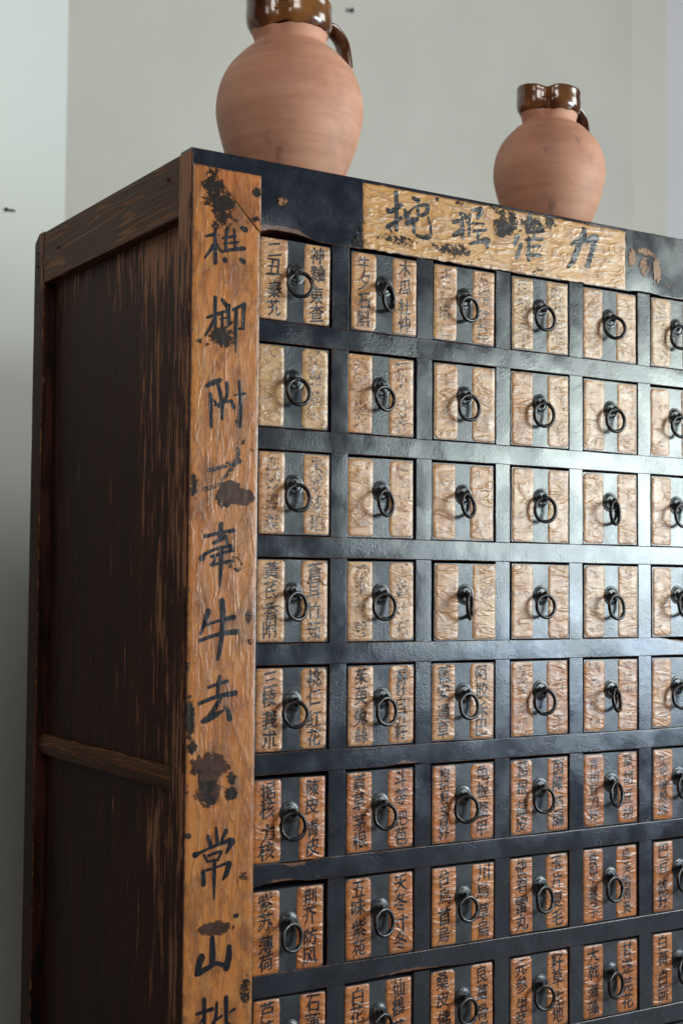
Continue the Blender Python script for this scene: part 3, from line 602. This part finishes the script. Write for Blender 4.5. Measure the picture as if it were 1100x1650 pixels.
for r in range(NR):
    for c in range(NC):
        ox, oz = OFF.get((r, c), (rnd.uniform(-.0007, .0007), 0))
        oz += -.0009+rnd.uniform(-.0003, .0003); oy = rnd.uniform(.0008, .0034)
        if (r, c) in ((3, 2),): oy = .0006
        d = link('drawer', body); d.parent = cab; d.matrix_parent_inverse = CM
        X = X0+c*P+DW/2+ox; Z = -r*HP-OH/2+oz
        d.location = (X, oy, Z); d.rotation_euler = (R(rnd.uniform(-.3, .3)), R(rnd.uniform(-.45, .45)), R(rnd.uniform(-.5, .5)))
        wear = WEAR[r][min(c, 5)]
        tl, tr_ = TEXT[r][c] if c < 7 else TEXT[(r+c) % NR][c-5]
        orange = (.40, .115, .022) if r >= 5 else (.44, .20, .08) if r == 4 else (.50, .29, .145)  # paler tan in the upper rows, window sheen put into the paper colour
        for s, txt in ((-1, tl), (1, tr_)):
            vs, fs = [], []
            w = .0344+rnd.uniform(-.0012, .0012); h = .0918+rnd.uniform(-.0016, .0003); cx = s*(DWd/2-w/2-.0002-rnd.uniform(0, .0007))
            k = rnd.uniform(-1, 1)
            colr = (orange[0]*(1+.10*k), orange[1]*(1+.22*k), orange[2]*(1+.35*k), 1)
            if (r, c) in ((1, 0), (0, 3), (0, 5)) : colr = (.46, .30, .14, 1)
            lm, hh = label_mesh(cx, w, h, X, Z, rnd.choice((.0025, .0035, .0055)), r*7.+c)
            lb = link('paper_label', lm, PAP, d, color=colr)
            n = len(txt)
            if not n: continue
            pitch = min(.0208, .083/n); size = pitch*.98 if n <= 5 else pitch*1.08
            gap = .004 if n == 4 else 0
            for i, chh in enumerate(txt):
                gv, gf = glyph(chh); b0 = len(vs)
                zc = (n-1)/2*pitch-i*pitch+rnd.uniform(-.0008, .0008)+(gap/2 if i < n/2 else -gap/2)*(n == 4)+.0004
                xc = cx+rnd.uniform(-.0009, .0009); sz = size*rnd.uniform(.9, 1.05); sw = min(sz, .0195)*rnd.uniform(.86, 1.0); an = R(rnd.uniform(-3, 5)); sh = rnd.uniform(.02, .16)
                sd = rnd.uniform(0, 50)
                for gx, gy, gd in gv:
                    gx2 = gx+.05*nz(gx*3+sd, gy*3, 1); gy2 = gy+.06*nz(gx*3+9, gy*3+sd, 2)+gx*sh
                    x = xc+(gx2*math.cos(an)-gy2*math.sin(an))*sw; z = zc+(gx2*math.sin(an)+gy2*math.cos(an))*sz
                    vs.append((x, -(.00022+gd+hh(x, z)), z))
                fs += [tuple(q+b0 for q in p) for p in gf]
            me = mesh('ink_writing', vs, fs, smooth=False)
            link('ink_writing', me, INK, d, color=(wear, 0, 0, 1))
        pl = link('back_plate', plate_me, None, d); px = rnd.uniform(-.001, .001); pz = ZP+rnd.uniform(-.001, .001); pl.location = (px, -.0001, pz)
        sp = link('staple', staple_me, None, d); sp.location = (px, -.0001, pz); sp.rotation_euler = (0, 0, R(rnd.uniform(-25, 25)))
        rg = link('ring_pull', rings[(r+c*3) % 4], None, d); rg.location = (px, -.0088, pz-.001)
        sw = {(0, 1): 32, (3, 2): 42, (2, 4): 25, (4, 4): 28, (0, 4): -18, (0, 0): -12, (1, 1): 8, (6, 2): 5, (7, 3): -5}.get((r, c), rnd.uniform(-14, 24))
        rg.rotation_euler = (R(rnd.uniform(-9, -2)), R(rnd.uniform(-6, 6)), R(sw))

# ---------------------------------------------------------------- jugs
def jug(loc, Rr, label, hs=.93):
    t = bpy.data.objects.new('clay_jug', None); col.objects.link(t); t.location = loc
    t['label'] = label; t['category'] = 'jug'; t['group'] = 'clay jugs on top of the cabinet'
    prof = [(.0, 0), (.57, 0), (.61, .03), (.70, .2), (.80, .43), (.88, .65), (.955, .93), (.99, 1.12), (1, 1.25), (.985, 1.45), (.94, 1.65), (.855, 1.84), (.74, 1.99), (.62, 2.12), (.53, 2.18), (.485, 2.22), (.478, 2.28), (.49, 2.34), (.505, 2.40)]
    rim = [(.505, 2.40), (.530, 2.44), (.553, 2.50), (.562, 2.60), (.556, 2.72), (.560, 2.80), (.555, 2.84), (.535, 2.855), (.515, 2.84), (.505, 2.6), (.47, 2.3), (.5, 2.1), (.7, 1.9)]
    def smooth(pf, n=4):
        o = []
        q = [pf[0]]+pf+[pf[-1]]
        for i in range(1, len(q)-2):
            for k in range(n):
                u = k/n
                o.append(tuple(.5*((2*q[i][d])+(-q[i-1][d]+q[i+1][d])*u+(2*q[i-1][d]-5*q[i][d]+4*q[i+1][d]-q[i+2][d])*u*u+(-q[i-1][d]+3*q[i][d]-3*q[i+1][d]+q[i+2][d])*u**3) for d in range(2)))
        o.append(pf[-1]); return o
    sp = V((-.97, .08)).normalized(); aS = math.atan2(sp.y, sp.x)
    SEG = 96
    def build(name, pf, mat, wob=0.):
        vs, fs = [], []
        for j, (r, z) in enumerate(pf):
            for i in range(SEG):
                a = 2*PI*i/SEG; d = (a-aS+PI) % (2*PI)-PI
                k = sstep(2.12, 2.5, z) if z > 2 else 0
                if name != 'jug_body' and r < .5: k *= 1
                m = 1+k*(.13*math.exp(-(d/.42)**2)-.12*(math.exp(-((abs(d)-.80)/.2)**2)))
                zz = z + (.05*math.exp(-(d/.5)**2)*k if z > 2.6 else 0) - (.05*k*math.exp(-((abs(d)-.92)/.25)**2) if z > 2.6 else 0)
                if name == 'glazed_rim' and j < 3: zz += .05*nz(math.cos(a)*2.2, math.sin(a)*2.2, Rr*99)
                rr = r*m*(1+.008*nz(math.cos(a)*1.2, math.sin(a)*1.2, z*2))
                vs.append((rr*Rr*math.cos(a), rr*Rr*math.sin(a), zz*Rr*hs))
        for j in range(len(pf)-1):
            for i in range(SEG):
                kk = (i+1) % SEG; fs.append((j*SEG+i, j*SEG+kk, (j+1)*SEG+kk, (j+1)*SEG+i))
        return link(name, mesh(name, vs, fs), mat, t)
    build('jug_body', smooth(prof), CLAY)
    rp = smooth(rim, 4); rp = [(r+.004, z) for r, z in rp]
    build('glazed_rim', rp, GLAZE)
    # strap handle, opposite the spout
    hd = V((-sp.x, -sp.y+.0)); hd = V((.97, .17)).normalized(); sd = V((-hd.y, hd.x))
    cp = [(.52, 2.66), (.70, 2.72), (.93, 2.56), (1.0, 2.27), (1.01, 1.95), (.93, 1.68)]
    cpp = smooth(cp, 6); vs, fs, mi = [], [], []
    for j, (r, z) in enumerate(cpp):
        a = cpp[max(0, j-1)]; b = cpp[min(len(cpp)-1, j+1)]; tx, tz = b[0]-a[0], b[1]-a[1]; L = math.hypot(tx, tz); nx_, nz_ = -tz/L, tx/L
        u = j/(len(cpp)-1); wd = .17-.05*math.sin(PI*u)+.03*u; tk = .06
        for i in range(16):
            q = 2*PI*i/16; s = wd*math.cos(q); h = tk*math.sin(q)*(1-.25*math.cos(q)**2*0)
            rr, z2 = r+nx_*h, z+nz_*h
            vs.append(((hd.x*rr+sd.x*s)*Rr, (hd.y*rr+sd.y*s)*Rr, z2*Rr*hs))
    for j in range(len(cpp)-1):
        for i in range(16):
            k = (i+1) % 16; fs.append((j*16+i, (j+1)*16+i, (j+1)*16+k, j*16+k)); mi.append(0 if cpp[j][1] > 2.12+.08*math.sin(i) else 1)
    me = mesh('handle', vs, fs); me.materials.append(GLAZE); me.materials.append(CLAY)
    me.polygons.foreach_set('material_index', mi); link('handle', me, None, t)
    return t
jug((.1918, .12, ZT-.0004), .0915, 'larger round terracotta jug with brown glazed neck near the left corner of the cabinet top')
jug((.5932, .10, ZT-.0004), .0766, 'smaller terracotta jug with brown glazed pinched rim, at the right on the cabinet top')

# ---------------------------------------------------------------- nails in the walls
def nail(loc, axis, L, label, rr=.0016, head=.0042):
    prof = [(.0002, -L), (head, -L), (head, -L+.0012), (rr, -L+.002), (rr, .004)]
    v, f = lathe(prof, 12, False); o = link('nail', mesh('nail', v, f), IRON); o.location = loc; o.rotation_euler = axis
    o['label'] = label; o['category'] = 'nail'
nail((1.0293, 1.30, .9114), (R(6), 0, R(4)), .010, 'small nail head on the grey wall above and behind the larger jug', .002, .0055)
nail((-.10+.33, 1.2375, .32), (R(8), 0, R(-58)), .022, 'thin bent nail sticking out of the pale wall left of the cabinet', .0022, .004)
